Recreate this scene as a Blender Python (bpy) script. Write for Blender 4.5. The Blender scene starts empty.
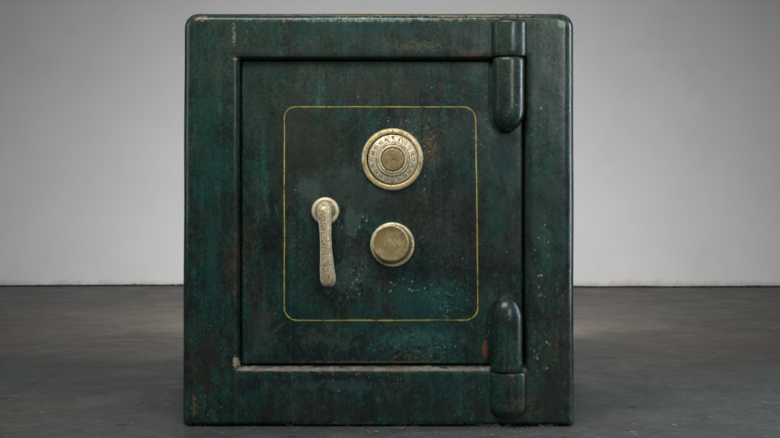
import bpy, bmesh, math, random
from mathutils import Vector, Matrix, noise as mnoise
R = math.radians
random.seed(7)
sc = bpy.context.scene
C = sc.collection

# ------------------------------------------------------------------ camera
S = 0.0016                      # metres per photo pixel on the front plane of the safe
DIST = 2.0
CX, CY, BASE = 390.0, 219.0, 427.0
CAMZ = (BASE - CY) * S
cam_d = bpy.data.cameras.new('camera'); cam = bpy.data.objects.new('camera', cam_d); C.objects.link(cam)
cam.location = (0, -DIST, CAMZ); cam.rotation_euler = (R(90), 0, 0)
cam_d.sensor_width = 36; cam_d.lens = 36 * DIST / (780 * S)
cam_d.clip_end = 100; cam_d.clip_start = 0.05
cam_d.dof.use_dof = True; cam_d.dof.focus_distance = DIST - 0.01; cam_d.dof.aperture_fstop = 22
sc.camera = cam
sc.view_settings.view_transform = 'Standard'
sc.view_settings.look = 'None'
sc.view_settings.exposure = 0.0
sc.view_settings.gamma = 1.0

# ------------------------------------------------------------------ light
w = bpy.data.worlds.new('World'); sc.world = w; w.use_nodes = True
bg = w.node_tree.nodes['Background']
bg.inputs['Color'].default_value = (0.92, 0.96, 1.0, 1); bg.inputs['Strength'].default_value = 0.13

def aim(o, target):
    o.rotation_euler = (Vector(target) - o.location).to_track_quat('-Z', 'Y').to_euler()
def area(name, loc, target, sx, sy, power, col=(1, 1, 1)):
    d = bpy.data.lights.new(name, 'AREA'); d.shape = 'RECTANGLE'; d.size = sx; d.size_y = sy
    d.energy = power; d.color = col
    o = bpy.data.objects.new(name, d); C.objects.link(o); o.location = loc; aim(o, target); return o
def spot(name, loc, target, size, blend, power, col=(1, 1, 1), rad=0.2):
    d = bpy.data.lights.new(name, 'SPOT'); d.spot_size = R(size); d.spot_blend = blend
    d.energy = power; d.color = col; d.shadow_soft_size = rad
    o = bpy.data.objects.new(name, d); C.objects.link(o); o.location = loc; aim(o, target); return o
area('key_lamp', (-0.25, -0.85, 1.60), (0, 0.05, 0.55), 1.1, 0.45, 18, (1.0, 0.985, 0.94))
area('window_lamp', (0.98, -2.1, 1.15), (0.1, 0, 0.4), 0.13, 0.8, 14, (0.90, 0.96, 1.0))
area('right_lamp', (1.32, 0.16, 0.62), (0.3, 0.0, 0.38), 0.08, 1.0, 10, (0.75, 0.85, 1.0))
area('left_lamp', (-1.32, 0.05, 0.75), (-0.3, 0, 0.38), 0.20, 0.9, 1.8, (0.85, 0.97, 1.0))
spot('wall_fill_spot', (0.0, 1.10, 0.20), (0, 4.12, -0.35), 108, 1.0, 305, (1.0, 0.99, 0.98), 0.10)  # added lamp hidden behind the safe, brightens the lower wall
spot('floor_fill_spot', (0.0, 1.35, 2.3), (0, 2.1, 0.0), 82, 1.0, 150, (1.0, 0.92, 0.84), 0.4)  # added unseen overhead spot, brightens the floor beside the safe

# ------------------------------------------------------------------ node helpers
class NT:
    def __init__(s, name):
        s.m = bpy.data.materials.new(name); s.m.use_nodes = True
        s.t = s.m.node_tree; s.b = s.t.nodes['Principled BSDF']
        s.tc = s.t.nodes.new('ShaderNodeTexCoord'); s.P = s.tc.outputs['Object']
        s.x = s.y = s.z = None
    def _in(s, sock, v):
        if v is None: return
        if hasattr(v, 'is_output') or isinstance(v, bpy.types.NodeSocket): s.t.links.new(v, sock)
        else:
            if sock.type == 'RGBA' and len(v) == 3: v = (*v, 1)
            sock.default_value = v
    def node(s, typ, **kw):
        n = s.t.nodes.new(typ)
        for k, v in kw.items(): setattr(n, k, v)
        return n
    def sep(s):
        n = s.node('ShaderNodeSeparateXYZ'); s._in(n.inputs[0], s.P)
        s.x, s.y, s.z = n.outputs
    def map(s, scale=(1, 1, 1), loc=(0, 0, 0), rot=(0, 0, 0), vec=None):
        n = s.node('ShaderNodeMapping'); s._in(n.inputs['Vector'], vec or s.P)
        n.inputs['Scale'].default_value = scale; n.inputs['Location'].default_value = loc
        n.inputs['Rotation'].default_value = rot; return n.outputs[0]
    def noise(s, scale, detail=4, rough=0.5, vec=None, dist=0.0, out='Fac'):
        n = s.node('ShaderNodeTexNoise'); s._in(n.inputs['Vector'], vec or s.P)
        n.inputs['Scale'].default_value = scale; n.inputs['Detail'].default_value = detail
        n.inputs['Roughness'].default_value = rough; n.inputs['Distortion'].default_value = dist
        return n.outputs[out]
    def vor(s, scale, vec=None, feature='F1', out='Distance', rnd=1.0):
        n = s.node('ShaderNodeTexVoronoi'); n.feature = feature; s._in(n.inputs['Vector'], vec or s.P)
        n.inputs['Scale'].default_value = scale; n.inputs['Randomness'].default_value = rnd
        if out is None: return n
        return n.outputs[out]
    def m_(s, op, a, b=None, c=None, clamp=False):
        n = s.node('ShaderNodeMath', operation=op, use_clamp=clamp)
        s._in(n.inputs[0], a); s._in(n.inputs[1], b); s._in(n.inputs[2], c); return n.outputs[0]
    def rng(s, v, a, b, c=0.0, d=1.0, smooth=True):
        n = s.node('ShaderNodeMapRange'); n.interpolation_type = 'SMOOTHSTEP' if smooth else 'LINEAR'
        s._in(n.inputs['Value'], v)
        for k, q in zip(('From Min', 'From Max', 'To Min', 'To Max'), (a, b, c, d)): s._in(n.inputs[k], q)
        return n.outputs['Result']
    def mix(s, f, a, b, mode='MIX'):
        n = s.node('ShaderNodeMix', data_type='RGBA', blend_type=mode, clamp_factor=True)
        s._in(n.inputs[0], f); s._in(n.inputs[6], a); s._in(n.inputs[7], b); return n.outputs[2]
    def attr(s, name):
        return s.node('ShaderNodeAttribute', attribute_name=name).outputs['Fac']
    def bump(s, h, strength=0.3, dist=0.001, nrm=None):
        n = s.node('ShaderNodeBump'); n.inputs['Strength'].default_value = strength
        n.inputs['Distance'].default_value = dist; s._in(n.inputs['Height'], h)
        if nrm is not None: s._in(n.inputs['Normal'], nrm)
        return n.outputs[0]
    def spot(s, px, py, rx, ry, amp=0.5, sc_=60):
        """ragged patch of wear centred at a place on the front of the safe"""
        cx, cz = (px - CX) * S, (BASE - py) * S
        dx = s.m_('DIVIDE', s.m_('SUBTRACT', s.x, cx), rx * S)
        dz = s.m_('DIVIDE', s.m_('SUBTRACT', s.z, cz), ry * S)
        d = s.m_('SQRT', s.m_('ADD', s.m_('MULTIPLY', dx, dx), s.m_('MULTIPLY', dz, dz)))
        m = s.rng(d, 1.5, 0.0)
        n = s.noise(sc_, 9, 0.78, s.map(loc=(px * 0.01, 0, py * 0.013)), 0.5)
        return s.rng(s.m_('ADD', n, s.m_('MULTIPLY', s.m_('SUBTRACT', m, 0.72), amp)), 0.51, 0.575)
    def out(s, col=None, rough=None, metal=None, nrm=None, spec=None):
        s._in(s.b.inputs['Base Color'], col); s._in(s.b.inputs['Roughness'], rough)
        s._in(s.b.inputs['Metallic'], metal); s._in(s.b.inputs['Normal'], nrm)
        s._in(s.b.inputs['Specular IOR Level'], spec); return s.m

# ------------------------------------------------------------------ materials
def paint_material(name, door=False):
    k = NT(name); k.sep()
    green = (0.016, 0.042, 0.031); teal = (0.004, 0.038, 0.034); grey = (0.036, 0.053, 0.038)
    brown = (0.030, 0.025, 0.019); black = (0.007, 0.010, 0.010)
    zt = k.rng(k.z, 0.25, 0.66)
    low = k.m_('SUBTRACT', 1.0, k.m_('MULTIPLY', zt, 0.55))
    va = k.noise(7, 8, 0.62, k.map((1, 1, 0.6)), 0.6)
    col = k.mix(k.rng(va, 0.38, 0.62), teal, green)
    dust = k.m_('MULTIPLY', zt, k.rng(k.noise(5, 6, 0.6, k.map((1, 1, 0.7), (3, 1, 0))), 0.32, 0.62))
    col = k.mix(k.m_('MULTIPLY', dust, 0.85), col, grey)  # dusty film that also puts the upper part's lit haze into the colour
    br = k.noise(9, 9, 0.68, k.map((1, 1, 0.55), (7, 2, 5)), 0.4)
    col = k.mix(k.m_('MULTIPLY', k.rng(br, 0.47, 0.63, 0, 0.85), low), col, brown)
    bl = k.noise(13, 8, 0.7, k.map((1, 1, 0.5), (1, 9, 2)), 0.3)
    col = k.mix(k.m_('MULTIPLY', k.rng(bl, 0.46, 0.64, 0, 0.92), low), col, black)
    # vertical rubbed streaks of brighter teal
    st = k.noise(38, 7, 0.72, k.map((1, 1, 0.16), (0, 0, 3)), 0.25)
    stm = k.rng(k.noise(6, 4, 0.5, k.map((1, 1, 0.6), (5, 5, 1))), 0.42, 0.66)
    col = k.mix(k.m_('MULTIPLY', k.rng(st, 0.52, 0.72), k.m_('MULTIPLY', stm, 0.95)), col, (0.014, 0.120, 0.104))
    # cloudy scuffs
    cl = k.noise(26, 10, 0.75, k.map((1, 1, 0.8), (2, 8, 8)), 0.5)
    col = k.mix(k.rng(cl, 0.53, 0.70, 0, 0.6), col, (0.026, 0.088, 0.072))
    # blotches: thumb sized tarnish, dark and light
    b1 = k.noise(50, 9, 0.80, k.map((1, 1, 0.5), (2, 3, 4)), 0.8)
    col = k.mix(k.m_('MULTIPLY', k.rng(b1, 0.47, 0.60, 0, 0.78), low), col, (0.008, 0.010, 0.009))
    b3 = k.noise(75, 8, 0.8, k.map((1, 1, 0.8), (9, 3, 4)), 0.6)
    lm = k.rng(k.noise(7, 4, 0.6, k.map(loc=(1, 4, 4))), 0.40, 0.62)
    col = k.mix(k.m_('MULTIPLY', k.rng(b3, 0.53, 0.64, 0, 0.6), lm), col, (0.014, 0.090, 0.080))
    b4 = k.noise(48, 8, 0.78, k.map((1, 1, 0.9), (5, 7, 4)), 0.6)
    col = k.mix(k.m_('MULTIPLY', k.rng(b4, 0.56, 0.66, 0, 0.5), low), col, (0.052, 0.038, 0.028))
    vs = k.noise(100, 6, 0.7, k.map((1, 1, 0.07), (4, 0, 1)), 0.15)
    vm = k.rng(k.noise(7, 5, 0.6, k.map((1, 1, 0.5), (6, 6, 6))), 0.36, 0.6, 0.35, 1.0)
    col = k.mix(vm, col, k.mix(1.0, col, k.mix(k.rng(vs, 0.34, 0.66), (0.70, 0.72, 0.72), (1.32, 1.36, 1.32)), 'MULTIPLY'))
    pk = k.rng(k.noise(150, 5, 0.75, k.map(loc=(2, 6, 4))), 0.54, 0.63)
    pkm = k.rng(k.noise(10, 5, 0.7, k.map(loc=(3, 6, 4))), 0.42, 0.62)
    col = k.mix(k.m_('MULTIPLY', pk, k.m_('MULTIPLY', pkm, 0.8)), col, (0.008, 0.010, 0.009))
    pl = k.rng(k.noise(170, 5, 0.78, k.map(loc=(7, 2, 4))), 0.57, 0.66)
    plm = k.rng(k.noise(8, 5, 0.7, k.map(loc=(7, 6, 9))), 0.46, 0.64)
    col = k.mix(k.m_('MULTIPLY', pl, k.m_('MULTIPLY', plm, 0.5)), col, (0.055, 0.140, 0.118))
    # fine grime mottling
    fm = k.noise(210, 6, 0.75)
    col = k.mix(1.0, col, k.mix(k.rng(fm, 0.3, 0.7), (0.55, 0.56, 0.57), (1.5, 1.46, 1.40)), 'MULTIPLY')
    # stile joints in the frame
    if not door:
        for px in (236.5, 527.0):
            dj = k.m_('ABSOLUTE', k.m_('SUBTRACT', k.x, (px - CX) * S))
            jn = k.m_('MULTIPLY', k.rng(dj, 0.0026, 0.0003), k.rng(k.noise(35, 5, 0.6), 0.35, 0.6))
            col = k.mix(k.m_('MULTIPLY', jn, 0.6), col, (0.05, 0.036, 0.024))
    # chips: small voronoi flakes gathered in clusters
    def chips(scale, size, cluster, thr, color, col, seed, at=None, power=3.0):
        wv = k.node('ShaderNodeVectorMath', operation='ADD')
        nz = k.noise(scale * 1.7, 3, 0.6, out='Color')
        sc2 = k.node('ShaderNodeVectorMath', operation='SCALE'); k._in(sc2.inputs[0], nz); sc2.inputs['Scale'].default_value = 1.5 / scale
        k._in(wv.inputs[0], k.map((1, 1, 1), seed)); k._in(wv.inputs[1], sc2.outputs[0])
        v = k.vor(scale, wv.outputs[0], out=None)
        sp = k.node('ShaderNodeSeparateColor'); k._in(sp.inputs[0], v.outputs['Color'])
        r = k.m_('MULTIPLY', k.m_('POWER', sp.outputs[0], power), size)
        cm = k.rng(k.noise(cluster, 5, 0.65, k.map((1, 1, 0.6), seed)), thr, thr + 0.17)
        if at: cm = k.spot(*at)
        m = k.m_('MULTIPLY', k.rng(k.m_('SUBTRACT', v.outputs['Distance'], r), 0.03, -0.05), cm)
        m = k.m_('MULTIPLY', m, k.m_('ADD', k.m_('MULTIPLY', sp.outputs[1], 0.75), 0.25))
        return k.mix(m, col, color), m
    col, c1 = chips(130, 0.24, 9, 0.50, (0.11, 0.18, 0.15), col, (3, 5, 7))
    col, c2 = chips(240, 0.36, 12, 0.50, (0.26, 0.28, 0.21), col, (8, 1, 4))
    col, c3 = chips(75, 0.11, 6, 0.47, (0.42, 0.45, 0.36), col, (1, 2, 9))
    col, c4 = chips(120, 0.40, 8, 0.52, (0.075, 0.048, 0.028), col, (6, 6, 2))
    # scratches
    for ang, sd in ((0.5, 2), (-0.9, 6), (0.12, 11)):
        sv = k.map((1, 1, 1), (sd, 0, sd), (0, ang, 0))
        sn = k.noise(55, 3, 0.5, k.map((1, 1, 0.03), vec=sv), 0.0)
        sm = k.m_('MULTIPLY', k.rng(k.m_('ABSOLUTE', k.m_('SUBTRACT', sn, 0.5)), 0.010, 0.002),
                  k.rng(k.noise(16, 4, 0.6, k.map(loc=(sd, 3, sd))), 0.55, 0.72))
        col = k.mix(k.m_('MULTIPLY', sm, 0.35), col, (0.12, 0.20, 0.17))
    tan = (0.27, 0.22, 0.15); rust = (0.16, 0.062, 0.028); pale = (0.34, 0.40, 0.32)
    grit = k.rng(k.noise(330, 4, 0.7), 0.45, 0.62)
    def local(args, color, strength, col):
        return k.mix(k.m_('MULTIPLY', k.spot(*args), strength), col, color)
    if door:
        col = local((300, 150, 70, 110, 0.42, 30), (0.030, 0.030, 0.022), 0.6, col)
        col = local((385, 205, 90, 26, 0.42, 34), (0.022, 0.020, 0.015), 0.65, col)
        col = local((385, 90, 140, 22, 0.40, 34), (0.040, 0.038, 0.028), 0.55, col)
        col = local((500, 200, 24, 130, 0.42, 36), (0.006, 0.052, 0.046), 0.6, col)
        col = local((400, 320, 130, 70, 0.42, 36), (0.004, 0.056, 0.052), 0.6, col)
        col = local((432, 148, 20, 32, 0.5, 60), (0.046, 0.037, 0.025), 0.7, col)
        col = local((429, 150, 15, 30, 0.24, 190), (0.14, 0.11, 0.07), 0.4, col)
        col, _ = chips(280, 0.5, 1, 0, (0.30, 0.26, 0.16), col, (3, 1, 2), (398, 121, 44, 8, 0.5, 70), 1.4)
        col = local((345, 190, 80, 60, 0.5, 40), (0.050, 0.066, 0.058), 0.5, col)
        col = local((352, 222, 18, 34, 0.5, 60), (0.080, 0.115, 0.100), 0.5, col)
        col = local((308, 190, 24, 26, 0.45, 60), (0.070, 0.100, 0.088), 0.45, col)
        col = local((345, 280, 44, 34, 0.36, 80), (0.050, 0.090, 0.078), 0.5, col)
        col = local((440, 300, 60, 36, 0.42, 60), (0.010, 0.046, 0.042), 0.5, col)
        col = local((415, 340, 80, 24, 0.34, 85), (0.030, 0.105, 0.092), 0.6, col)
        col = local((440, 298, 36, 34, 0.32, 120), (0.02, 0.10, 0.092), 0.4, col)
        col, _ = chips(200, 0.44, 1, 0, (0.40, 0.46, 0.36), col, (2, 2, 2), (404, 288, 44, 24, 0.5, 60), 2.0)
        col, _ = chips(260, 0.46, 1, 0, (0.12, 0.26, 0.22), col, (4, 2, 2), (446, 300, 40, 44, 0.5, 60), 1.5)
        col, _ = chips(200, 0.44, 1, 0, (0.20, 0.30, 0.25), col, (5, 2, 2), (350, 285, 50, 30, 0.5, 60), 2.0)
        col, _ = chips(230, 0.44, 1, 0, (0.11, 0.22, 0.18), col, (5, 6, 2), (420, 345, 90, 26, 0.5, 60), 1.6)
        col, _ = chips(150, 0.50, 1, 0, (0.006, 0.008, 0.007), col, (5, 6, 8), (420, 345, 90, 30, 0.5, 60), 1.6)
        col, _ = chips(260, 0.48, 1, 0, (0.30, 0.24, 0.15), col, (3, 6, 2), (425, 140, 34, 40, 0.5, 70), 1.6)
        col, _ = chips(180, 0.40, 1, 0, (0.30, 0.34, 0.28), col, (3, 9, 2), (350, 222, 40, 30, 0.5, 70), 2.4)
        col, _ = chips(170, 0.6, 1, 0, (0.11, 0.088, 0.060), col, (8, 6, 2), (425, 357, 74, 11, 0.6, 60), 1.1)
        col = local((485.5, 350, 6, 19, 0.7, 100), rust, 0.9, col)
        col = local((262, 330, 22, 60, 0.30, 110), (0.050, 0.042, 0.033), 0.5, col)
        col = local((330, 340, 60, 24, 0.3, 90), (0.050, 0.070, 0.062), 0.5, col)
        col = local((375, 363, 170, 2.4, 0.4, 130), (0.15, 0.10, 0.065), 0.7, col)
    else:
        col = local((210, 150, 34, 170, 0.42, 34), (0.008, 0.056, 0.044), 0.4, col)
        col = local((550, 200, 34, 190, 0.40, 36), (0.008, 0.044, 0.032), 0.6, col)
        col = local((360, 30, 200, 20, 0.36, 36), (0.010, 0.052, 0.046), 0.5, col)
        col = local((380, 410, 220, 22, 0.40, 36), (0.012, 0.012, 0.010), 0.6, col)
        col = local((552, 400, 34, 70, 0.44, 40), (0.014, 0.013, 0.011), 0.7, col)
        col = local((205, 360, 26, 80, 0.42, 40), (0.020, 0.017, 0.013), 0.65, col)
        col = local((370, 14.6, 230, 1.9, 0.6, 120), (0.24, 0.14, 0.09), 0.8, col)
        col = local((480, 15.5, 130, 2.2, 0.5, 120), (0.30, 0.22, 0.14), 0.8, col)
        col = local((203, 18.5, 17, 5, 0.38, 190), tan, 0.75, col)
        col = local((234, 34, 3.5, 22, 0.36, 190), (0.22, 0.21, 0.13), 0.75, col)
        col = local((236, 362, 6.5, 12, 0.55, 160), (0.40, 0.33, 0.22), 0.95, col)
        col = local((235, 59, 6, 4, 0.55, 110), tan, 0.8, col)
        col = local((194, 405, 6, 26, 0.30, 200), (0.15, 0.11, 0.07), 0.6, col)
        col = local((562, 24, 12, 10, 0.6, 110), (0.16, 0.23, 0.15), 0.8, col)
        col = local((470, 55, 40, 8, 0.42, 140), (0.10, 0.065, 0.042), 0.7, col)
        col = local((420, 46, 60, 9, 0.32, 170), (0.085, 0.095, 0.055), 0.6, col)
        col = local((360, 20, 190, 4, 0.35, 120), (0.22, 0.30, 0.25), 0.6, col)
        col = local((545, 250, 14, 60, 0.4, 80), (0.024, 0.085, 0.070), 0.5, col)
        col, _ = chips(190, 0.50, 1, 0, (0.22, 0.34, 0.28), col, (3, 9, 2), (542, 262, 18, 66, 0.5, 60), 1.5)
        col, _ = chips(200, 0.46, 1, 0, (0.24, 0.32, 0.25), col, (3, 9, 7), (535, 360, 40, 60, 0.36, 60), 3.0)
        col, _ = chips(200, 0.46, 1, 0, (0.34, 0.40, 0.32), col, (1, 9, 7), (380, 18, 200, 7, 0.5, 60), 1.7)
        col = local((330, 386, 110, 12, 0.45, 45), (0.026, 0.060, 0.062), 0.7, col)
        col = local((212, 265, 14, 100, 0.45, 45), (0.006, 0.050, 0.044), 0.5, col)
        col = local((192, 360, 9, 70, 0.45, 70), (0.040, 0.032, 0.026), 0.5, col)
        col = local((380, 424, 190, 3.4, 0.42, 110), (0.20, 0.18, 0.13), 0.8, col)
        col = local((523, 405, 26, 24, 0.28, 150), (0.085, 0.066, 0.045), 0.6, col)
        col = local((545, 400, 30, 30, 0.36, 60), (0.022, 0.020, 0.017), 0.5, col)
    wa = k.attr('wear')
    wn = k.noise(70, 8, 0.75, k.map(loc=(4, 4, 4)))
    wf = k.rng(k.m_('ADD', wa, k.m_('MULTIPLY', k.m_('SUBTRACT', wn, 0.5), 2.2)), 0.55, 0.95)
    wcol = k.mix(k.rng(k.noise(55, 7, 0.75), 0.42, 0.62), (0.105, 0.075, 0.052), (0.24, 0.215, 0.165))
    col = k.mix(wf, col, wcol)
    wl = k.noise(28, 4, 0.5)
    h = k.m_('ADD', k.m_('MULTIPLY', fm, 0.5), k.m_('MULTIPLY', k.noise(60, 5, 0.6), 1.0))
    h = k.m_('ADD', h, k.m_('MULTIPLY', k.m_('ADD', c1, k.m_('ADD', c2, wf)), -0.35))
    nrm = k.bump(h, 0.25, 0.0010)
    nrm = k.bump(wl, 0.10, 0.006, nrm)
    rough = k.rng(k.noise(18, 7, 0.7), 0.3, 0.7, 0.20, 0.38)
    rough = k.m_('ADD', rough, k.m_('MULTIPLY', k.m_('ADD', wf, c1, clamp=True), 0.3))
    return k.out(col, rough, 0.0, nrm, 0.5)

M = {}
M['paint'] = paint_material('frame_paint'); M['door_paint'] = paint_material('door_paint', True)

def brass_material(name, nickel=0.5, dark=0.45, gold=(0.82, 0.62, 0.26), sc_=1.0):
    k = NT(name); k.sep()
    a = k.noise(60 * sc_, 8, 0.7, dist=0.4)
    zg = k.rng(k.noise(22 * sc_, 4, 0.6, k.map(loc=(9, 3, 1))), 0.35, 0.65)
    col = k.mix(k.rng(a, 0.40, 0.62), gold, k.mix(zg, (0.36, 0.28, 0.13), (0.62, 0.50, 0.25)))
    ni = k.rng(k.m_('ADD', k.noise(75 * sc_, 9, 0.72, k.map(loc=(5, 5, 5))), k.m_('MULTIPLY', k.attr('wear'), 0.45)), 0.72 - nickel * 0.3, 0.84 - nickel * 0.3)
    col = k.mix(ni, col, (0.97, 0.84, 0.58))
    pt = k.rng(k.noise(330 * sc_, 6, 0.8), 0.52, 0.62)
    pm = k.m_('MULTIPLY', pt, k.rng(k.noise(50, 4, 0.6, k.map(loc=(1, 8, 2))), 0.62 - dark * 0.4, 0.72 - dark * 0.3))
    col = k.mix(k.m_('MULTIPLY', pm, 0.85), col, (0.060, 0.048, 0.026))
    gr = k.rng(k.noise(120, 6, 0.7, k.map(loc=(3, 8, 8))), 0.60, 0.72)
    col = k.mix(k.m_('MULTIPLY', gr, 0.5), col, (0.13, 0.17, 0.09))
    gv = k.attr('grime')
    col = k.mix(k.m_('MULTIPLY', gv, 0.9), col, (0.045, 0.034, 0.018))
    nrm = k.bump(k.m_('ADD', k.noise(300, 5, 0.7), k.m_('MULTIPLY', pm, -1.0)), 0.5, 0.0008)
    rough = k.m_('ADD', k.rng(a, 0.3, 0.7, 0.34, 0.5), k.m_('MULTIPLY', pm, 0.3))
    metal = k.m_('SUBTRACT', 0.32, k.m_('MULTIPLY', pm, 0.4))
    return k.out(col, rough, metal, nrm)
M['brass'] = brass_material('worn_brass', 0.15, 0.5)
M['dial_metal'] = brass_material('dial_metal', 0.95, 0.6)
M['cap_metal'] = brass_material('pitted_brass', 0.0, 1.1, (0.42, 0.30, 0.11), 1.6)
M['handle_metal'] = brass_material('handle_metal', 0.55, 0.35, (0.50, 0.44, 0.27))

k = NT('lever_metal'); k.sep()
cf = k.attr('wear')
a = k.noise(110, 8, 0.75)
rim = k.rng(k.m_('ADD', cf, k.m_('MULTIPLY', k.m_('SUBTRACT', a, 0.5), 0.9)), 0.42, 0.62)
core = k.mix(k.rng(k.noise(420, 5, 0.75), 0.40, 0.62), (0.26, 0.19, 0.080), (0.78, 0.67, 0.42))
core = k.mix(k.rng(k.noise(260, 5, 0.75, k.map(loc=(3, 3, 1))), 0.56, 0.66), core, (0.80, 0.74, 0.60))
edge = k.mix(k.rng(k.noise(90, 6, 0.7), 0.35, 0.65), (0.74, 0.68, 0.54), (0.92, 0.85, 0.82))
col = k.mix(rim, core, edge)
M['lever'] = k.out(col, 0.36, 0.3, k.bump(k.noise(280, 5, 0.75), 0.5, 0.0008))

k = NT('pinstripe_paint'); k.sep()
wn = k.m_('MULTIPLY', k.rng(k.noise(120, 6, 0.75), 0.34, 0.50), k.rng(k.noise(24, 5, 0.7, k.map(loc=(3, 1, 1))), 0.30, 0.46, 0.25, 1.0))
col = k.mix(wn, (0.045, 0.065, 0.035), k.mix(k.rng(k.noise(20, 4, 0.6), 0.35, 0.65), (0.34, 0.25, 0.045), (0.50, 0.38, 0.07)))
M['stripe'] = k.out(col, 0.45, 0.0, k.bump(k.noise(300, 3, 0.6), 0.3, 0.0004))
k = NT('faint_engraving'); M['faint'] = k.out(k.mix(k.rng(k.noise(420, 5, 0.75), 0.42, 0.56), (0.06, 0.048, 0.025), (0.34, 0.27, 0.14)), 0.5, 0.4)
k = NT('numeral_ink'); M['ink'] = k.out(k.mix(k.rng(k.noise(500, 4, 0.7), 0.42, 0.62), (0.05, 0.038, 0.020), (0.26, 0.21, 0.12)), 0.6, 0.2)
k = NT('dark_gap'); M['gap'] = k.out((0.012, 0.011, 0.010), 0.8)

k = NT('wall_plaster'); k.sep()
n1 = k.noise(1.6, 6, 0.6)
col = k.mix(k.rng(n1, 0.3, 0.7), (0.575, 0.575, 0.582), (0.61, 0.608, 0.61))
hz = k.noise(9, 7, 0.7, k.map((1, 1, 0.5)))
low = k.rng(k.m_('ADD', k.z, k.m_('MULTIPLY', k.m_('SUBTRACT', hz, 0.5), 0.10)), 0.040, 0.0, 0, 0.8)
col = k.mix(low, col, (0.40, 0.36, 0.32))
sm = k.noise(2.4, 8, 0.7, k.map((1, 1, 1.4), (4, 4, 4)))
col = k.mix(k.rng(sm, 0.52, 0.72, 0, 0.16), col, (0.40, 0.39, 0.38))
M['wall'] = k.out(col, 0.85, 0.0, k.bump(k.noise(14, 6, 0.6), 0.15, 0.004))
k = NT('grime_dirt')
M['grime'] = k.out(k.mix(k.rng(k.noise(40, 6, 0.7), 0.35, 0.65), (0.008, 0.007, 0.006), (0.045, 0.037, 0.028)), 0.9)

k = NT('floor_concrete'); k.sep()
a = k.noise(1.3, 8, 0.6, k.map((1.0, 1.0, 1), (2, 0, 0)), 0.8)
col = k.mix(k.rng(a, 0.36, 0.64), (0.076, 0.084, 0.084), (0.108, 0.104, 0.096))
b = k.noise(5, 10, 0.74, k.map((1.0, 0.8, 1), (3, 3, 0), (0, 0, 0.5)), 1.0)
col = k.mix(k.rng(b, 0.46, 0.68, 0, 0.5), col, (0.132, 0.126, 0.116))
b2 = k.noise(4, 10, 0.78, k.map((1.1, 0.8, 1), (8, 3, 0), (0, 0, -0.6)), 1.0)
col = k.mix(k.rng(b2, 0.48, 0.70, 0, 0.6), col, (0.056, 0.058, 0.057))
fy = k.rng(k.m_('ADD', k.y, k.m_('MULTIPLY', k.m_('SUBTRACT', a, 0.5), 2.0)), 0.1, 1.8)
col = k.mix(1.0, col, k.mix(fy, (0.86, 0.95, 0.95), (1.12, 1.04, 0.94)), 'MULTIPLY')  # cool front and warm back light painted into the floor colour
r2 = k.noise(2.6, 8, 0.7, k.map((1, 1, 1), (5, 9, 0)), 0.6)
col = k.mix(k.rng(r2, 0.52, 0.70, 0, 0.35), col, (0.115, 0.088, 0.070))
sw = k.noise(22, 9, 0.78, k.map((0.7, 0.8, 1), (1, 1, 0), (0, 0, 0.25)), 1.2)
col = k.mix(1.0, col, k.mix(k.rng(sw, 0.32, 0.68), (0.80, 0.80, 0.80), (1.20, 1.20, 1.20)), 'MULTIPLY')
fm = k.noise(110, 7, 0.82, k.map((0.7, 1, 1)))
col = k.mix(1.0, col, k.mix(k.rng(fm, 0.3, 0.7), (0.62, 0.61, 0.60), (1.24, 1.22, 1.20)), 'MULTIPLY')
def flecks(scale, size, power, seed):
    v = k.vor(scale, k.map(loc=seed), out=None); sp = k.node('ShaderNodeSeparateColor'); k._in(sp.inputs[0], v.outputs['Color'])
    return k.rng(k.m_('SUBTRACT', v.outputs['Distance'], k.m_('MULTIPLY', k.m_('POWER', sp.outputs[0], power), size)), 0.02, -0.04)
pit = flecks(14, 0.20, 4.0, (0, 0, 0)); pit2 = flecks(38, 0.26, 4.0, (3, 5, 0)); lit = flecks(50, 0.24, 5.0, (1, 7, 0))
col = k.mix(k.m_('MULTIPLY', pit, 0.75), col, (0.034, 0.030, 0.026))
col = k.mix(k.m_('MULTIPLY', pit2, 0.6), col, (0.045, 0.036, 0.030))
col = k.mix(k.m_('MULTIPLY', lit, 0.6), col, (0.34, 0.33, 0.30))
h = k.m_('ADD', k.m_('MULTIPLY', b, 0.6), k.m_('ADD', k.m_('MULTIPLY', fm, 0.2), k.m_('MULTIPLY', pit, -0.5)))
h = k.m_('ADD', h, k.m_('MULTIPLY', sw, 0.5))
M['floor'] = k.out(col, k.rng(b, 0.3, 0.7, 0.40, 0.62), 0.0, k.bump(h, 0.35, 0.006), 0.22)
k = NT('dust_fibre'); M['dust'] = k.out((0.24, 0.23, 0.21), 0.9)

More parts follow.
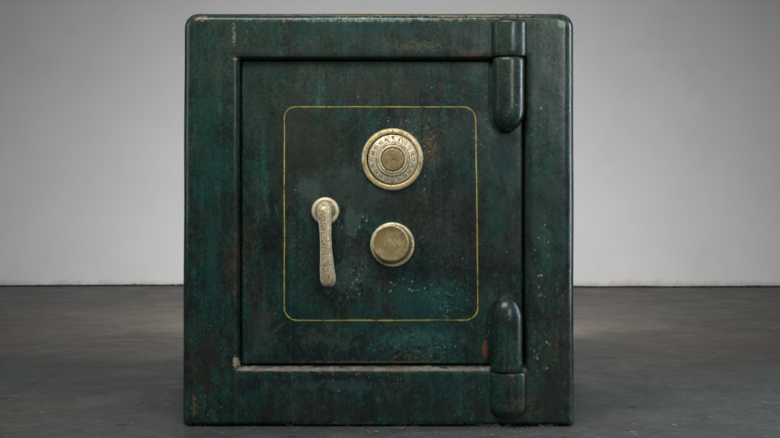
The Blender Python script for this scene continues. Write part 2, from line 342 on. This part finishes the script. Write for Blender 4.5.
# ------------------------------------------------------------------ mesh helpers
def W(px, py, y=0.0):
    """place on the safe: photo measurements on its front, taken to depth y"""
    f = (DIST + y) / DIST
    return Vector(((px - CX) * S * f, y, CAMZ + (CY - py) * S * f))
def obj(name, bm, mat, parent=None, smooth=True):
    me = bpy.data.meshes.new(name); bm.normal_update(); bm.to_mesh(me); bm.free()
    me.materials.append(M[mat] if isinstance(mat, str) else mat)
    for p in me.polygons: p.use_smooth = smooth
    o = bpy.data.objects.new(name, me); C.objects.link(o)
    if parent: o.parent = parent
    return o
def new_bm():
    bm = bmesh.new(); bm.verts.layers.float.new('wear'); bm.verts.layers.float.new('grime'); return bm
def strip(bm, loops, closed=True, wear=None, grime=None, cap0=False, cap1=False):
    lw = bm.verts.layers.float['wear']; lg = bm.verts.layers.float['grime']
    V = []
    for i, L in enumerate(loops):
        row = []
        for j, p in enumerate(L):
            v = bm.verts.new(p)
            if wear: v[lw] = wear[i][j] if isinstance(wear[i], (list, tuple)) else wear[i]
            if grime: v[lg] = grime[i]
            row.append(v)
        V.append(row)
    n = len(V[0])
    for a, b in zip(V, V[1:]):
        for j in range(n if closed else n - 1):
            bm.faces.new((a[j], a[(j + 1) % n], b[(j + 1) % n], b[j]))
    if cap0: bm.faces.new(V[0][::-1])
    if cap1: bm.faces.new(V[-1])
    return V
def rrect(l, t, r, b, rad, nside=40, ncor=8):
    """clockwise rounded rectangle in photo units, rad = (tl, tr, br, bl)"""
    tl, tr, br, bl = rad; pts = []
    def seg(x0, y0, x1, y1):
        for i in range(nside):
            f = i / nside; pts.append((x0 + (x1 - x0) * f, y0 + (y1 - y0) * f))
    def cor(cx, cy, q, a0):
        for i in range(ncor):
            a = R(a0 + 90 * i / ncor); pts.append((cx + q * math.cos(a), cy - q * math.sin(a)))
    seg(l + tl, t, r - tr, t)
    for (cx, cy, q, a0) in (((r - tr), t + tr, tr, 90),):
        for i in range(ncor): a = R(a0 - 90 * i / ncor); pts.append((cx + q * math.cos(a), cy - q * math.sin(a)))
    seg(r, t + tr, r, b - br)
    for i in range(ncor): a = R(0 - 90 * i / ncor); pts.append((r - br + br * math.cos(a), b - br - br * math.sin(a)))
    seg(r - br, b, l + bl, b)
    for i in range(ncor): a = R(-90 - 90 * i / ncor); pts.append((l + bl + bl * math.cos(a), b - bl - bl * math.sin(a)))
    seg(l, b - bl, l, t + tl)
    for i in range(ncor): a = R(180 - 90 * i / ncor); pts.append((l + tl + tl * math.cos(a), t + tl - tl * math.sin(a)))
    return pts
def wob(p, amp=0.0004, s=9):
    return p + Vector((mnoise.noise(p * s) * amp, mnoise.noise(p * s + Vector((9, 9, 9))) * amp, mnoise.noise(p * s + Vector((4, 7, 2))) * amp))
def lathe(bm, px, py, prof, n=64, wear=None, grime=None, off=None, cap=True):
    """prof = [(radius in photo units, depth y)], turned about the axis pointing out of the door"""
    loops = []
    for i, (r, y) in enumerate(prof):
        ox, oy = off[i] if off else (0, 0)
        loops.append([W(px + ox + r * math.cos(2 * math.pi * j / n), py + oy - r * math.sin(2 * math.pi * j / n), y) for j in range(n)])
    return strip(bm, loops, True, wear, grime, cap1=cap)

# ------------------------------------------------------------------ setting
WALL_Y = 4.12
bm = bmesh.new()
xs = [-9 + 18 * i / 180 for i in range(181)]
ys = [-6 + 0.12 * i for i in range(int((WALL_Y + 0.12 + 6) / 0.12) + 1)]
def floor_z(x, y):
    f = max(0.0, min(1.0, (y - 2.0) / 2.1)); f = f * f * (3 - 2 * f)
    g = max(0.0, 1 - abs(x) / 2.2)
    z = (0.0085 if x < 0 else -0.0075) * f * g * min(1, abs(x) / 0.5)
    return z + mnoise.noise(Vector((x * 0.9, y * 0.9, 0))) * 0.0016 * min(1.0, max(0.0, (y - 0.8)))
G = [[bm.verts.new((x, y, floor_z(x, y))) for x in xs] for y in ys]
for a, b in zip(G, G[1:]):
    for j in range(len(xs) - 1): bm.faces.new((a[j], a[j + 1], b[j + 1], b[j]))
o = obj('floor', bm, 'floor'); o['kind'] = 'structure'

bm = bmesh.new()
nx, nz = 240, 40
G = [[bm.verts.new((-9 + 18 * i / nx, WALL_Y + mnoise.noise(Vector((i * 0.11, j * 0.3, 0))) * 0.004, -0.05 + 4.5 * (j / nz) ** 1.3)) for i in range(nx + 1)] for j in range(nz + 1)]
for a, b in zip(G, G[1:]):
    for j in range(nx): bm.faces.new((a[j], a[j + 1], b[j + 1], b[j]))
back = bmesh.ops.extrude_face_region(bm, geom=bm.faces[:])
bmesh.ops.translate(bm, verts=[e for e in back['geom'] if isinstance(e, bmesh.types.BMVert)], vec=(0, 0.15, 0))
bmesh.ops.recalc_face_normals(bm, faces=bm.faces[:])
wall = obj('wall', bm, 'wall'); wall['kind'] = 'structure'

# crack of dirt where the wall meets the floor
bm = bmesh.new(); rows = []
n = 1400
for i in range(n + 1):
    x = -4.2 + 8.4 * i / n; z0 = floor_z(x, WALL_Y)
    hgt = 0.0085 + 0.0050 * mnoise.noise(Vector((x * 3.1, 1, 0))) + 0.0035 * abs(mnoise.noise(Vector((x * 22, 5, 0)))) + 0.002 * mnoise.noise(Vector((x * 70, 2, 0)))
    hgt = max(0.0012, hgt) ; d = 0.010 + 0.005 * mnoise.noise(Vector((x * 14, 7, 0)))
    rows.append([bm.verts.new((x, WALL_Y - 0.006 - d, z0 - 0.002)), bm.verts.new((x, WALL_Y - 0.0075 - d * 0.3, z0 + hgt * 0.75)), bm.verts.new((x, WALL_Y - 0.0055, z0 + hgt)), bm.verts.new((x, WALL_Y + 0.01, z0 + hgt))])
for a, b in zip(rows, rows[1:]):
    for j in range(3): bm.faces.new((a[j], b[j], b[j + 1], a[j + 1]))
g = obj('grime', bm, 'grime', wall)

# ------------------------------------------------------------------ the safe
safe = bpy.data.objects.new('safe', None); C.objects.link(safe)
safe['label'] = 'old dark green iron safe with worn brass dial and handle, standing on concrete floor'
safe['category'] = 'safe'

bm = new_bm()
L, T, Rr, B = 184.0, 14.0, 573.3, 425.5
rad = (14, 14, 5, 8)
loops, wear = [], []
def outer(inset, y, rscale=1.0):
    rr = [max(1.5, q - inset * 0.75) for q in rad]
    pts = rrect(L + inset, T + inset * 0.6, Rr - inset, B - inset * 0.45, rr)
    out = []
    for (px, py) in pts:
        px += (py - 220) / 413 * (-1.6 if px < 300 else 0.4) * 1.0          # sides flare very slightly
        out.append(wob(W(px, py, y), 0.0007, 7))
    return out
def side_wear(pts_y, top=0.0, left=0.0, bottom=0.0, right=0.0):
    n = 48; res = []
    for s_, q in ((0, top), (1, right), (2, bottom), (3, left)):
        res += [q] * 40 + [q] * 8
    return res
RD = 0.018
for y in (0.56, 0.30, 0.06):
    loops.append(outer(0.0 if y < 0.5 else 2, y)); wear.append(side_wear(0, 0.25))
for i in range(11):
    a = R(90 * i / 10)
    loops.append(outer(9.5 * (1 - math.cos(a)), RD * (1 - math.sin(a))))
    e = math.exp(-((i - 1.5) / 2.2) ** 2)
    wear.append(side_wear(0, 0.62 * e, 0.10 * e, 0.45 * e, 0.12 * e))
IL, IT, IR, IB = 236.0, 57.0, 527.0, 372.5
inner0 = rrect(IL - 2.0, IT - 1.5, IR + 2.0, IB + 2.0, (2.5, 2.5, 2.5, 2.5))
last = loops[-1]; tgt = [wob(W(px, py, 0.0), 0.0005, 7) for px, py in inner0]
for i in range(1, 9):
    f = i / 8
    loops.append([a.lerp(b, f) for a, b in zip(last, tgt)]); wear.append(side_wear(0, 0, 0, 0, 0))
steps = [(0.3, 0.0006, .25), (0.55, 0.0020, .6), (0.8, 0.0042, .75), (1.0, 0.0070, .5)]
il, it, ir, ib = 239.0, 58.6, 525.4, 366.5
for f, y, e in steps:
    l_ = IL - 2 + (il - IL + 2) * f; t_ = IT - 1.5 + (it - IT + 1.5) * f; r_ = IR + 2 + (ir - IR - 2) * f; b_ = IB + 2 + (ib - IB - 2) * f
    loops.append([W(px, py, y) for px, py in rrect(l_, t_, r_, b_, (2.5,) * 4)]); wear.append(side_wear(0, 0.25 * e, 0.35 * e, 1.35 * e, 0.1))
def straight(y): return [Vector((( px - CX) * S, y, CAMZ + (CY - py) * S)) for px, py in rrect(il, it, ir, ib, (2.5,) * 4)]
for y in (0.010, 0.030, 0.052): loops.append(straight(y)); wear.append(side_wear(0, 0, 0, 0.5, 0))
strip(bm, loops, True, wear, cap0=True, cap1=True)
bmesh.ops.recalc_face_normals(bm, faces=bm.faces[:])
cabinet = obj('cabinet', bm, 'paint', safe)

# door
DY = 0.014
bm = new_bm(); loops, wear = [], []
def door_loop(inset, y, rd=3.0): return [W(px, py, y) for px, py in rrect(241.6 + inset, 61.0 + inset, 522.6 - inset, 364.0 - inset, (rd,) * 4)]
loops.append([Vector((p.x, 0.045, p.z)) for p in door_loop(0, DY + 0.004)]); wear.append(side_wear(0, 0))
for i in range(7):
    a = R(90 * i / 6); loops.append(door_loop(2.6 * (1 - math.cos(a)), DY + 0.004 * (1 - math.sin(a))))
    e = math.exp(-((i - 2.5) / 2) ** 2); wear.append(side_wear(0, 0.1 * e, 0.12 * e, 0.62 * e, 0.1 * e))
for i in range(1, 12):
    f = i / 12.0; c = W(382, 213, DY)
    loops.append([p.lerp(c, f) for p in door_loop(2.6, DY)]); wear.append(side_wear(0, 0))
strip(bm, loops, True, wear, cap0=True, cap1=True)
bmesh.ops.recalc_face_normals(bm, faces=bm.faces[:])
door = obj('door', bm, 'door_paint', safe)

# hand painted gold line on the door
bm = new_bm()
def line_pts():
    pts = rrect(284.2, 106.8, 475.6, 320.3, (12, 13, 13, 13), 60, 12); out = []
    for px, py in pts:
        if px > 380: px += (py - 107) / 213 * 2.4 * max(0, min(1, (px - 380) / 80))
        px += mnoise.noise(Vector((px * .03, py * .03, 3))) * 0.5; py += mnoise.noise(Vector((px * .03, py * .03, 8))) * 0.5
        out.append(Vector((px, py, 0)))
    return out
lp = line_pts(); n = len(lp); A, Bq = [], []
for i in range(n):
    t = (lp[(i + 1) % n] - lp[i - 1]).normalized(); q = Vector((-t.y, t.x, 0))
    hw = 0.60 + 0.22 * mnoise.noise(Vector((lp[i].x * .12, lp[i].y * .12, 5)))
    A.append(lp[i] + q * hw); Bq.append(lp[i] - q * hw)
y0, y1 = DY - 0.00025, DY + 0.0005
V = strip(bm, [[W(p.x, p.y, y1) for p in A], [W(p.x, p.y, y0) for p in A], [W(p.x, p.y, y0) for p in Bq], [W(p.x, p.y, y1) for p in Bq]], True)
bmesh.ops.recalc_face_normals(bm, faces=bm.faces[:])
obj('pinstripe', bm, 'stripe', door, smooth=False)['label'] = 'thin gold painted line round the door centre'

# hinges ---------------------------------------------------------
def barrel(bm, prof, depth_y, squash=1.0, n=40, wear=None, cap0=True, cap1=True):
    """prof = [(py, centre px, radius px)] stacked down the barrel"""
    loops = []
    for (py, px, r) in prof:
        c = W(px, py, depth_y)
        loops.append([wob(Vector((c.x + r * S * math.cos(2 * math.pi * j / n), depth_y - r * S * squash * math.sin(2 * math.pi * j / n), c.z)), 0.0004, 20) for j in range(n)])
    strip(bm, loops, True, wear, cap0=cap0, cap1=cap1)
    bmesh.ops.recalc_face_normals(bm, faces=bm.faces[:])
def arc_prof(y_from, y_to, cx, r, k=8, p=2.0, end=0.12):
    """rounded end running from radius*end at y_from to full radius at y_to"""
    out = []
    for i in range(k + 1):
        f = i / k; q = (1 - (1 - f) ** p) ** (1 / p)
        out.append((y_from + (y_to - y_from) * f, cx, max(end * r, r * q)))
    return out
# upper hinge: moving barrel with a rounded lower end, fixed knuckle above it
bm = new_bm()
prof = [(58.4, 508.7, 14.6), (59.2, 508.7, 15.8), (62, 508.7, 16.0), (80, 508.6, 16.0), (98, 508.6, 16.0)]
tail = arc_prof(131.0, 108, 508.6, 16.0, 14, 2.1, 0.34)[::-1]
prof += tail
barrel(bm, prof, 0.002, 1.0, wear=[.55, .3] + [0.0] * (len(prof) - 2))
h1 = obj('hinge', bm, 'paint', safe)
h1['label'] = 'upper hinge barrel with its rounded end pointing down'
bm = new_bm()
prof = arc_prof(18.6, 24.5, 509.2, 18.0, 6, 2.2, 0.55) + [(35, 509.2, 18.0), (52, 509.2, 18.0), (56.2, 509.2, 17.6), (57.2, 509.2, 16.6)]
barrel(bm, prof, 0.004, 0.92, wear=[.6, .75, .5, .2, .05] + [0.0] * (len(prof) - 8) + [.15, .3, .3])
obj('hinge_knuckle', bm, 'paint', h1)
# plinth that carries the moving barrel on the door
bm = new_bm()
prof = [(60, 507.6, 15.0), (62, 507.6, 16.8), (104, 507.6, 16.8), (116, 508, 14.0), (126, 508.4, 5.0)]
barrel(bm, prof, 0.014, 0.30)
obj('hinge_leaf', bm, 'paint', h1)
# lower hinge
bm = new_bm()
prof = arc_prof(295.0, 319, 506.4, 16.4, 12, 1.9, 0.12) + [(330, 506.4, 16.5), (350, 506.4, 16.6), (366, 506.4, 16.7), (370.2, 506.4, 16.6), (371.2, 506.4, 15.6)]
barrel(bm, prof, 0.002, 1.0, wear=[.6, .45, .3] + [0.0] * (len(prof) - 5) + [.35, .6])
h2 = obj('hinge', bm, 'paint', safe)
h2['label'] = 'lower hinge barrel with its rounded end pointing up'
bm = new_bm()
prof = [(371.6, 508, 16.6), (372.4, 508, 18.4), (374, 508, 18.8), (392, 508, 18.8)] + [(a_, 508, r_) for a_, _, r_ in arc_prof(416, 403, 508, 18.8, 8, 3.2, 0.72)[::-1]]
barrel(bm, prof, 0.004, 0.86, wear=[.7, .65, .35] + [0.0] * (len(prof) - 3))
obj('hinge_knuckle', bm, 'paint', h2)
bm = new_bm()
prof = [(298, 506.5, 5.0), (306, 506, 13.0), (318, 505.8, 17.0), (362, 505.8, 17.0), (364, 505.8, 15.0)]
barrel(bm, prof, 0.014, 0.30)
obj('hinge_leaf', bm, 'paint', h2)

# combination dial -------------------------------------------------
dx, dy = 392.4, 159.3
bm = new_bm()
pr = [(30.9, DY + .001), (31.1, DY - .002), (30.7, DY - .0042), (29.6, DY - .0058), (27.6, DY - .0066), (26.0, DY - .0062), (25.5, DY - .0050), (25.3, DY - .001)]
lathe(bm, dx, dy, pr, 96, wear=[0, .2, .55, .5, .2, .25, .1, 0], grime=[.6, .2, 0, 0, 0, .1, .7, 1])
dial = obj('combination_dial', bm, 'brass', safe); 
bm = new_bm()
pr = [(24.6, DY + .002), (24.7, DY - .0060), (24.2, DY - .0072), (17.6, DY - .0076), (17.2, DY - .0078), (16.9, DY - .0098), (16.2, DY - .0108), (15.0, DY - .0108), (14.6, DY - .0104), (14.3, DY - .0104), (14.0, DY - .0122), (13.4, DY - .0130), (12.4, DY - .0128), (12.1, DY - .0115)]
lathe(bm, dx + .4, dy, pr, 96, wear=[0, .3, .75, .8, .4, .1, .15, .1, .2, .2, .6, .8, .5, .1], grime=[1, .4, 0, .1, .75, .45, .25, .25, .6, .6, .2, 0, .1, .8])
obj('dial_wheel', bm, 'dial_metal', dial)
bm = new_bm()
pr = [(11.5, DY - .010), (11.6, DY - .0135), (11.0, DY - .0146), (9.5, DY - .0150), (5, DY - .0153), (1.0, DY - .0154)]
lathe(bm, dx + .4, dy + .2, pr, 64, wear=[0, .3, .25, 0, 0, 0], grime=[.9, .3, 0, .1, .15, .1])
obj('dial_cap', bm, 'cap_metal', dial)

def glyphs(bm, text, size, cx, cy, rot, y, depth=0.0003):
    cu = bpy.data.curves.new('t', 'FONT'); cu.body = text; cu.size = size; cu.align_x = 'CENTER'; cu.align_y = 'CENTER'
    cu.extrude = depth / S / 2; cu.resolution_u = 3
    t = bpy.data.objects.new('t', cu); C.objects.link(t)
    dg = bpy.context.evaluated_depsgraph_get(); dg.update()
    me = bpy.data.meshes.new_from_object(t.evaluated_get(dg), depsgraph=dg)
    f = (DIST + y) / DIST
    vs = []
    for v in me.vertices:
        x, yy = v.co.x, v.co.y
        X = cx + x * math.cos(rot) - yy * math.sin(rot); Y = cy - (x * math.sin(rot) + yy * math.cos(rot))
        p = W(X, Y, y); p.y = y - v.co.z * S
        vs.append(bm.verts.new(p))
    for p in me.polygons:
        try: bm.faces.new([vs[i] for i in p.vertices])
        except ValueError: pass
    bpy.data.objects.remove(t); bpy.data.curves.remove(cu); bpy.data.meshes.remove(me)
def tick(bm, cx, cy, ang, r0, r1, wd, y):
    """small bar cut radially at angle ang (clockwise from the top)"""
    s_, c_ = math.sin(ang), math.cos(ang)
    q = []
    for rr_, ww in ((r0, -wd), (r0, wd), (r1, wd), (r1, -wd)):
        q.append((cx + rr_ * s_ + ww * c_, cy - rr_ * c_ + ww * s_))
    a = [bm.verts.new(W(px, py, y)) for px, py in q]; b = [bm.verts.new(W(px, py, y + 0.0006)) for px, py in q]
    bm.faces.new(a)
    for i in range(4): bm.faces.new((a[i], a[(i + 1) % 4], b[(i + 1) % 4], b[i]))
bm = new_bm(); yn = DY - .0077
for i in range(1, 20):
    a = 2 * math.pi * i / 20
    glyphs(bm, str(i * 5), 4.6, dx + .4 + 20.3 * math.sin(a), dy - 20.3 * math.cos(a), -a, yn)
for i in range(100):
    a = 2 * math.pi * i / 100
    tick(bm, dx + .4, dy, a, 23.0 if i % 5 else 22.7, 24.0, 0.10 if i % 5 else 0.2, yn)
# arrow at zero
v = [bm.verts.new(W(dx + .4 + u, dy - q, yn - .0002)) for u, q in ((-1.3, 23.2), (1.3, 23.2), (0, 19.4))]; bm.faces.new(v)
bmesh.ops.recalc_face_normals(bm, faces=bm.faces[:])
obj('numerals', bm, 'ink', dial, smooth=False)
bm = new_bm()
glyphs(bm, 'SOUR', 5.4, dx + .4, dy - .2, 0.05, DY - .01525)
obj('lettering', bm, 'faint', dial, smooth=False)
bm = new_bm(); tick(bm, dx + .4, dy, 0.0, 27.0, 30.0, 0.35, DY - .0069)
obj('index_mark', bm, 'ink', dial, smooth=False)

# knob under the dial -------------------------------------------------
kx, ky = 392.4, 244.6
bm = new_bm()
pr = [(22.0, DY + .001), (22.3, DY - .002), (22.0, DY - .0042), (21.0, DY - .0054), (19.8, DY - .0056), (19.0, DY - .0052)]
lathe(bm, kx, ky, pr, 80, wear=[0, .3, .8, .7, .4, .2], grime=[.6, .1, 0, 0, .2, .6])
knob = obj('knob', bm, 'brass', safe)
bm = new_bm()
pr = [(19.2, DY - .003), (18.6, DY - .008), (18.2, DY - .016), (18.3, DY - .020), (18.0, DY - .0225), (17.3, DY - .0236), (16.4, DY - .0240), (15.9, DY - .0236), (9, DY - .0238), (1, DY - .0239)]
of = [(-.1, -.1), (-.4, -.3), (-1.1, -.8), (-1.5, -1.3), (-1.7, -1.5), (-1.8, -1.6), (-1.9, -1.6), (-1.9, -1.6), (-1.9, -1.6), (-1.9, -1.6)]
lathe(bm, kx, ky, pr, 80, wear=[0, 0, .2, .6, 1.0, .8, .1, 0, 0, 0], grime=[.7, .3, .1, 0, 0, .1, .2, .3, .1, .05], off=of)
obj('knob_cap', bm, 'cap_metal', knob)

# handle -------------------------------------------------
hx, hy = 325.3, 211.2
bm = new_bm()
pr = [(13.8, DY + .001), (14.0, DY - .0015), (13.6, DY - .0045), (12.5, DY - .0065), (11.0, DY - .0070), (9.6, DY - .0062), (9.0, DY - .0075), (7.0, DY - .010), (5.6, DY - .014), (4.6, DY - .019)]
lathe(bm, hx, hy, pr, 64, wear=[0, .4, .8, .6, .3, .2, .3, .3, .2, .2], grime=[.5, 0, 0, 0, .1, .6, .4, .2, .2, .2])
rosette = obj('rosette', bm, 'handle_metal')
bm = new_bm()
# down the lever: (py, centre px, half width px, half thickness m, y)
st = [(204.6, 324.4, 1.2, .0010, -.020), (205.2, 324.4, 3.4, .0030, -.020), (206.6, 324.4, 5.4, .0048, -.0205), (209, 324.4, 6.8, .0060, -.021), (213, 324.5, 7.2, .0066, -.0215),
      (219, 324.8, 6.9, .0064, -.0225), (227, 325.2, 6.3, .0060, -.024), (237, 325.5, 5.9, .0058, -.026), (247, 325.9, 6.0, .0058, -.027), (256, 326.4, 6.4, .0060, -.0275),
      (265, 327.0, 7.1, .0064, -.0275), (273, 327.6, 7.7, .0068, -.0272), (279, 327.9, 7.9, .0068, -.0268), (283, 328.0, 7.2, .0062, -.0264), (285.4, 328.0, 5.4, .0048, -.0262), (286.6, 328.0, 3.0, .0026, -.026), (287.0, 328.0, 1.0, .0008, -.026)]
import bisect
dense = []
def lerp_st(py):
    for a, b in zip(st, st[1:]):
        if a[0] <= py <= b[0]:
            f = (py - a[0]) / (b[0] - a[0]); return tuple(u + (v_ - u) * f for u, v_ in zip(a, b))
pys = [s_[0] for s_ in st]
for a, b in zip(pys, pys[1:]):
    m_ = max(1, int((b - a) / 2.5))
    dense += [a + (b - a) * i / m_ for i in range(m_)]
dense.append(pys[-1])
loops, wear = [], []
n = 40
for py in dense:
    _, cx_, hw, ht, yy = lerp_st(py)
    row, wr = [], []
    for j in range(n):
        a = 2 * math.pi * j / n; c_, s_ = math.cos(a), math.sin(a); e = 2 / 2.5
        ux = math.copysign(abs(c_) ** e, c_); uy = math.copysign(abs(s_) ** e, s_)
        c0 = W(cx_, py, DY + yy)
        p = Vector((c0.x + ux * hw * S, c0.y - uy * ht, c0.z)); row.append(wob(p, 0.0005, 60))
        q = abs(c_) if s_ > 0 else 1.0
        wr.append(max(0, (q - 0.30)) * 1.15 + (0.25 if py < 207 or py > 283 else 0))
    loops.append(row); wear.append(wr)
strip(bm, loops, True, wear, cap0=True, cap1=True)
bmesh.ops.recalc_face_normals(bm, faces=bm.faces[:])
handle = obj('handle', bm, 'lever', safe)
rosette.parent = handle

# ------------------------------------------------------------------ fluff and grit gathered along the foot of the safe
bm = bmesh.new()
def fibre(x, y, ln, seed):
    random.seed(seed); p = Vector((x, y, 0.0006)); a = random.uniform(0, 6.28); r = 0.00022; prev = None
    up = random.uniform(0.2, 1.0)
    for i in range(9):
        f = i / 8
        q = [bm.verts.new(p + Vector((0, r * math.cos(t), r * math.sin(t)))) for t in (0.3, 2.4, 4.5)]
        if prev:
            for j in range(3): bm.faces.new((prev[j], prev[(j + 1) % 3], q[(j + 1) % 3], q[j]))
        prev = q
        a += random.uniform(-0.9, 0.9)
        p = p + Vector((math.cos(a), math.sin(a) * 0.6, 0)) * ln / 8; p.z = 0.0006 + up * 0.006 * math.sin(math.pi * f)
def crumb(x, y, r):
    vs = [bm.verts.new((x + r * random.uniform(.6, 1.2) * math.cos(t), y + r * random.uniform(.6, 1.2) * math.sin(t), 0.0003)) for t in (0.2, 1.5, 2.8, 4.0, 5.2)]
    top = bm.verts.new((x, y, r * random.uniform(.7, 1.3)))
    for i in range(5): bm.faces.new((vs[i], vs[(i + 1) % 5], top))
random.seed(3)
cl = [(400, 10), (405, 8), (472, 8), (485, 14), (496, 16), (505, 14), (540, 14), (548, 10), (250, 6), (290, 5), (200, 6), (350, 4)]
sd = 100
for px, cnt in cl:
    for i in range(cnt):
        sd += 1; fibre((px + random.gauss(0, 5) - CX) * S, random.uniform(-0.025, 0.004), random.uniform(0.004, 0.013), sd); random.seed(sd * 3)
random.seed(5)
for i in range(380):
    px = random.choice([random.uniform(170, 600), random.gauss(540, 35), random.gauss(400, 60)])
    crumb((px - CX) * S, random.uniform(-0.09, 0.002), random.choice([.0005, .0006, .0008, .0011]))
bmesh.ops.recalc_face_normals(bm, faces=bm.faces[:])
d = obj('dust', bm, 'dust'); d['kind'] = 'stuff'; d['label'] = 'grey fluff and grit along the foot of the safe'
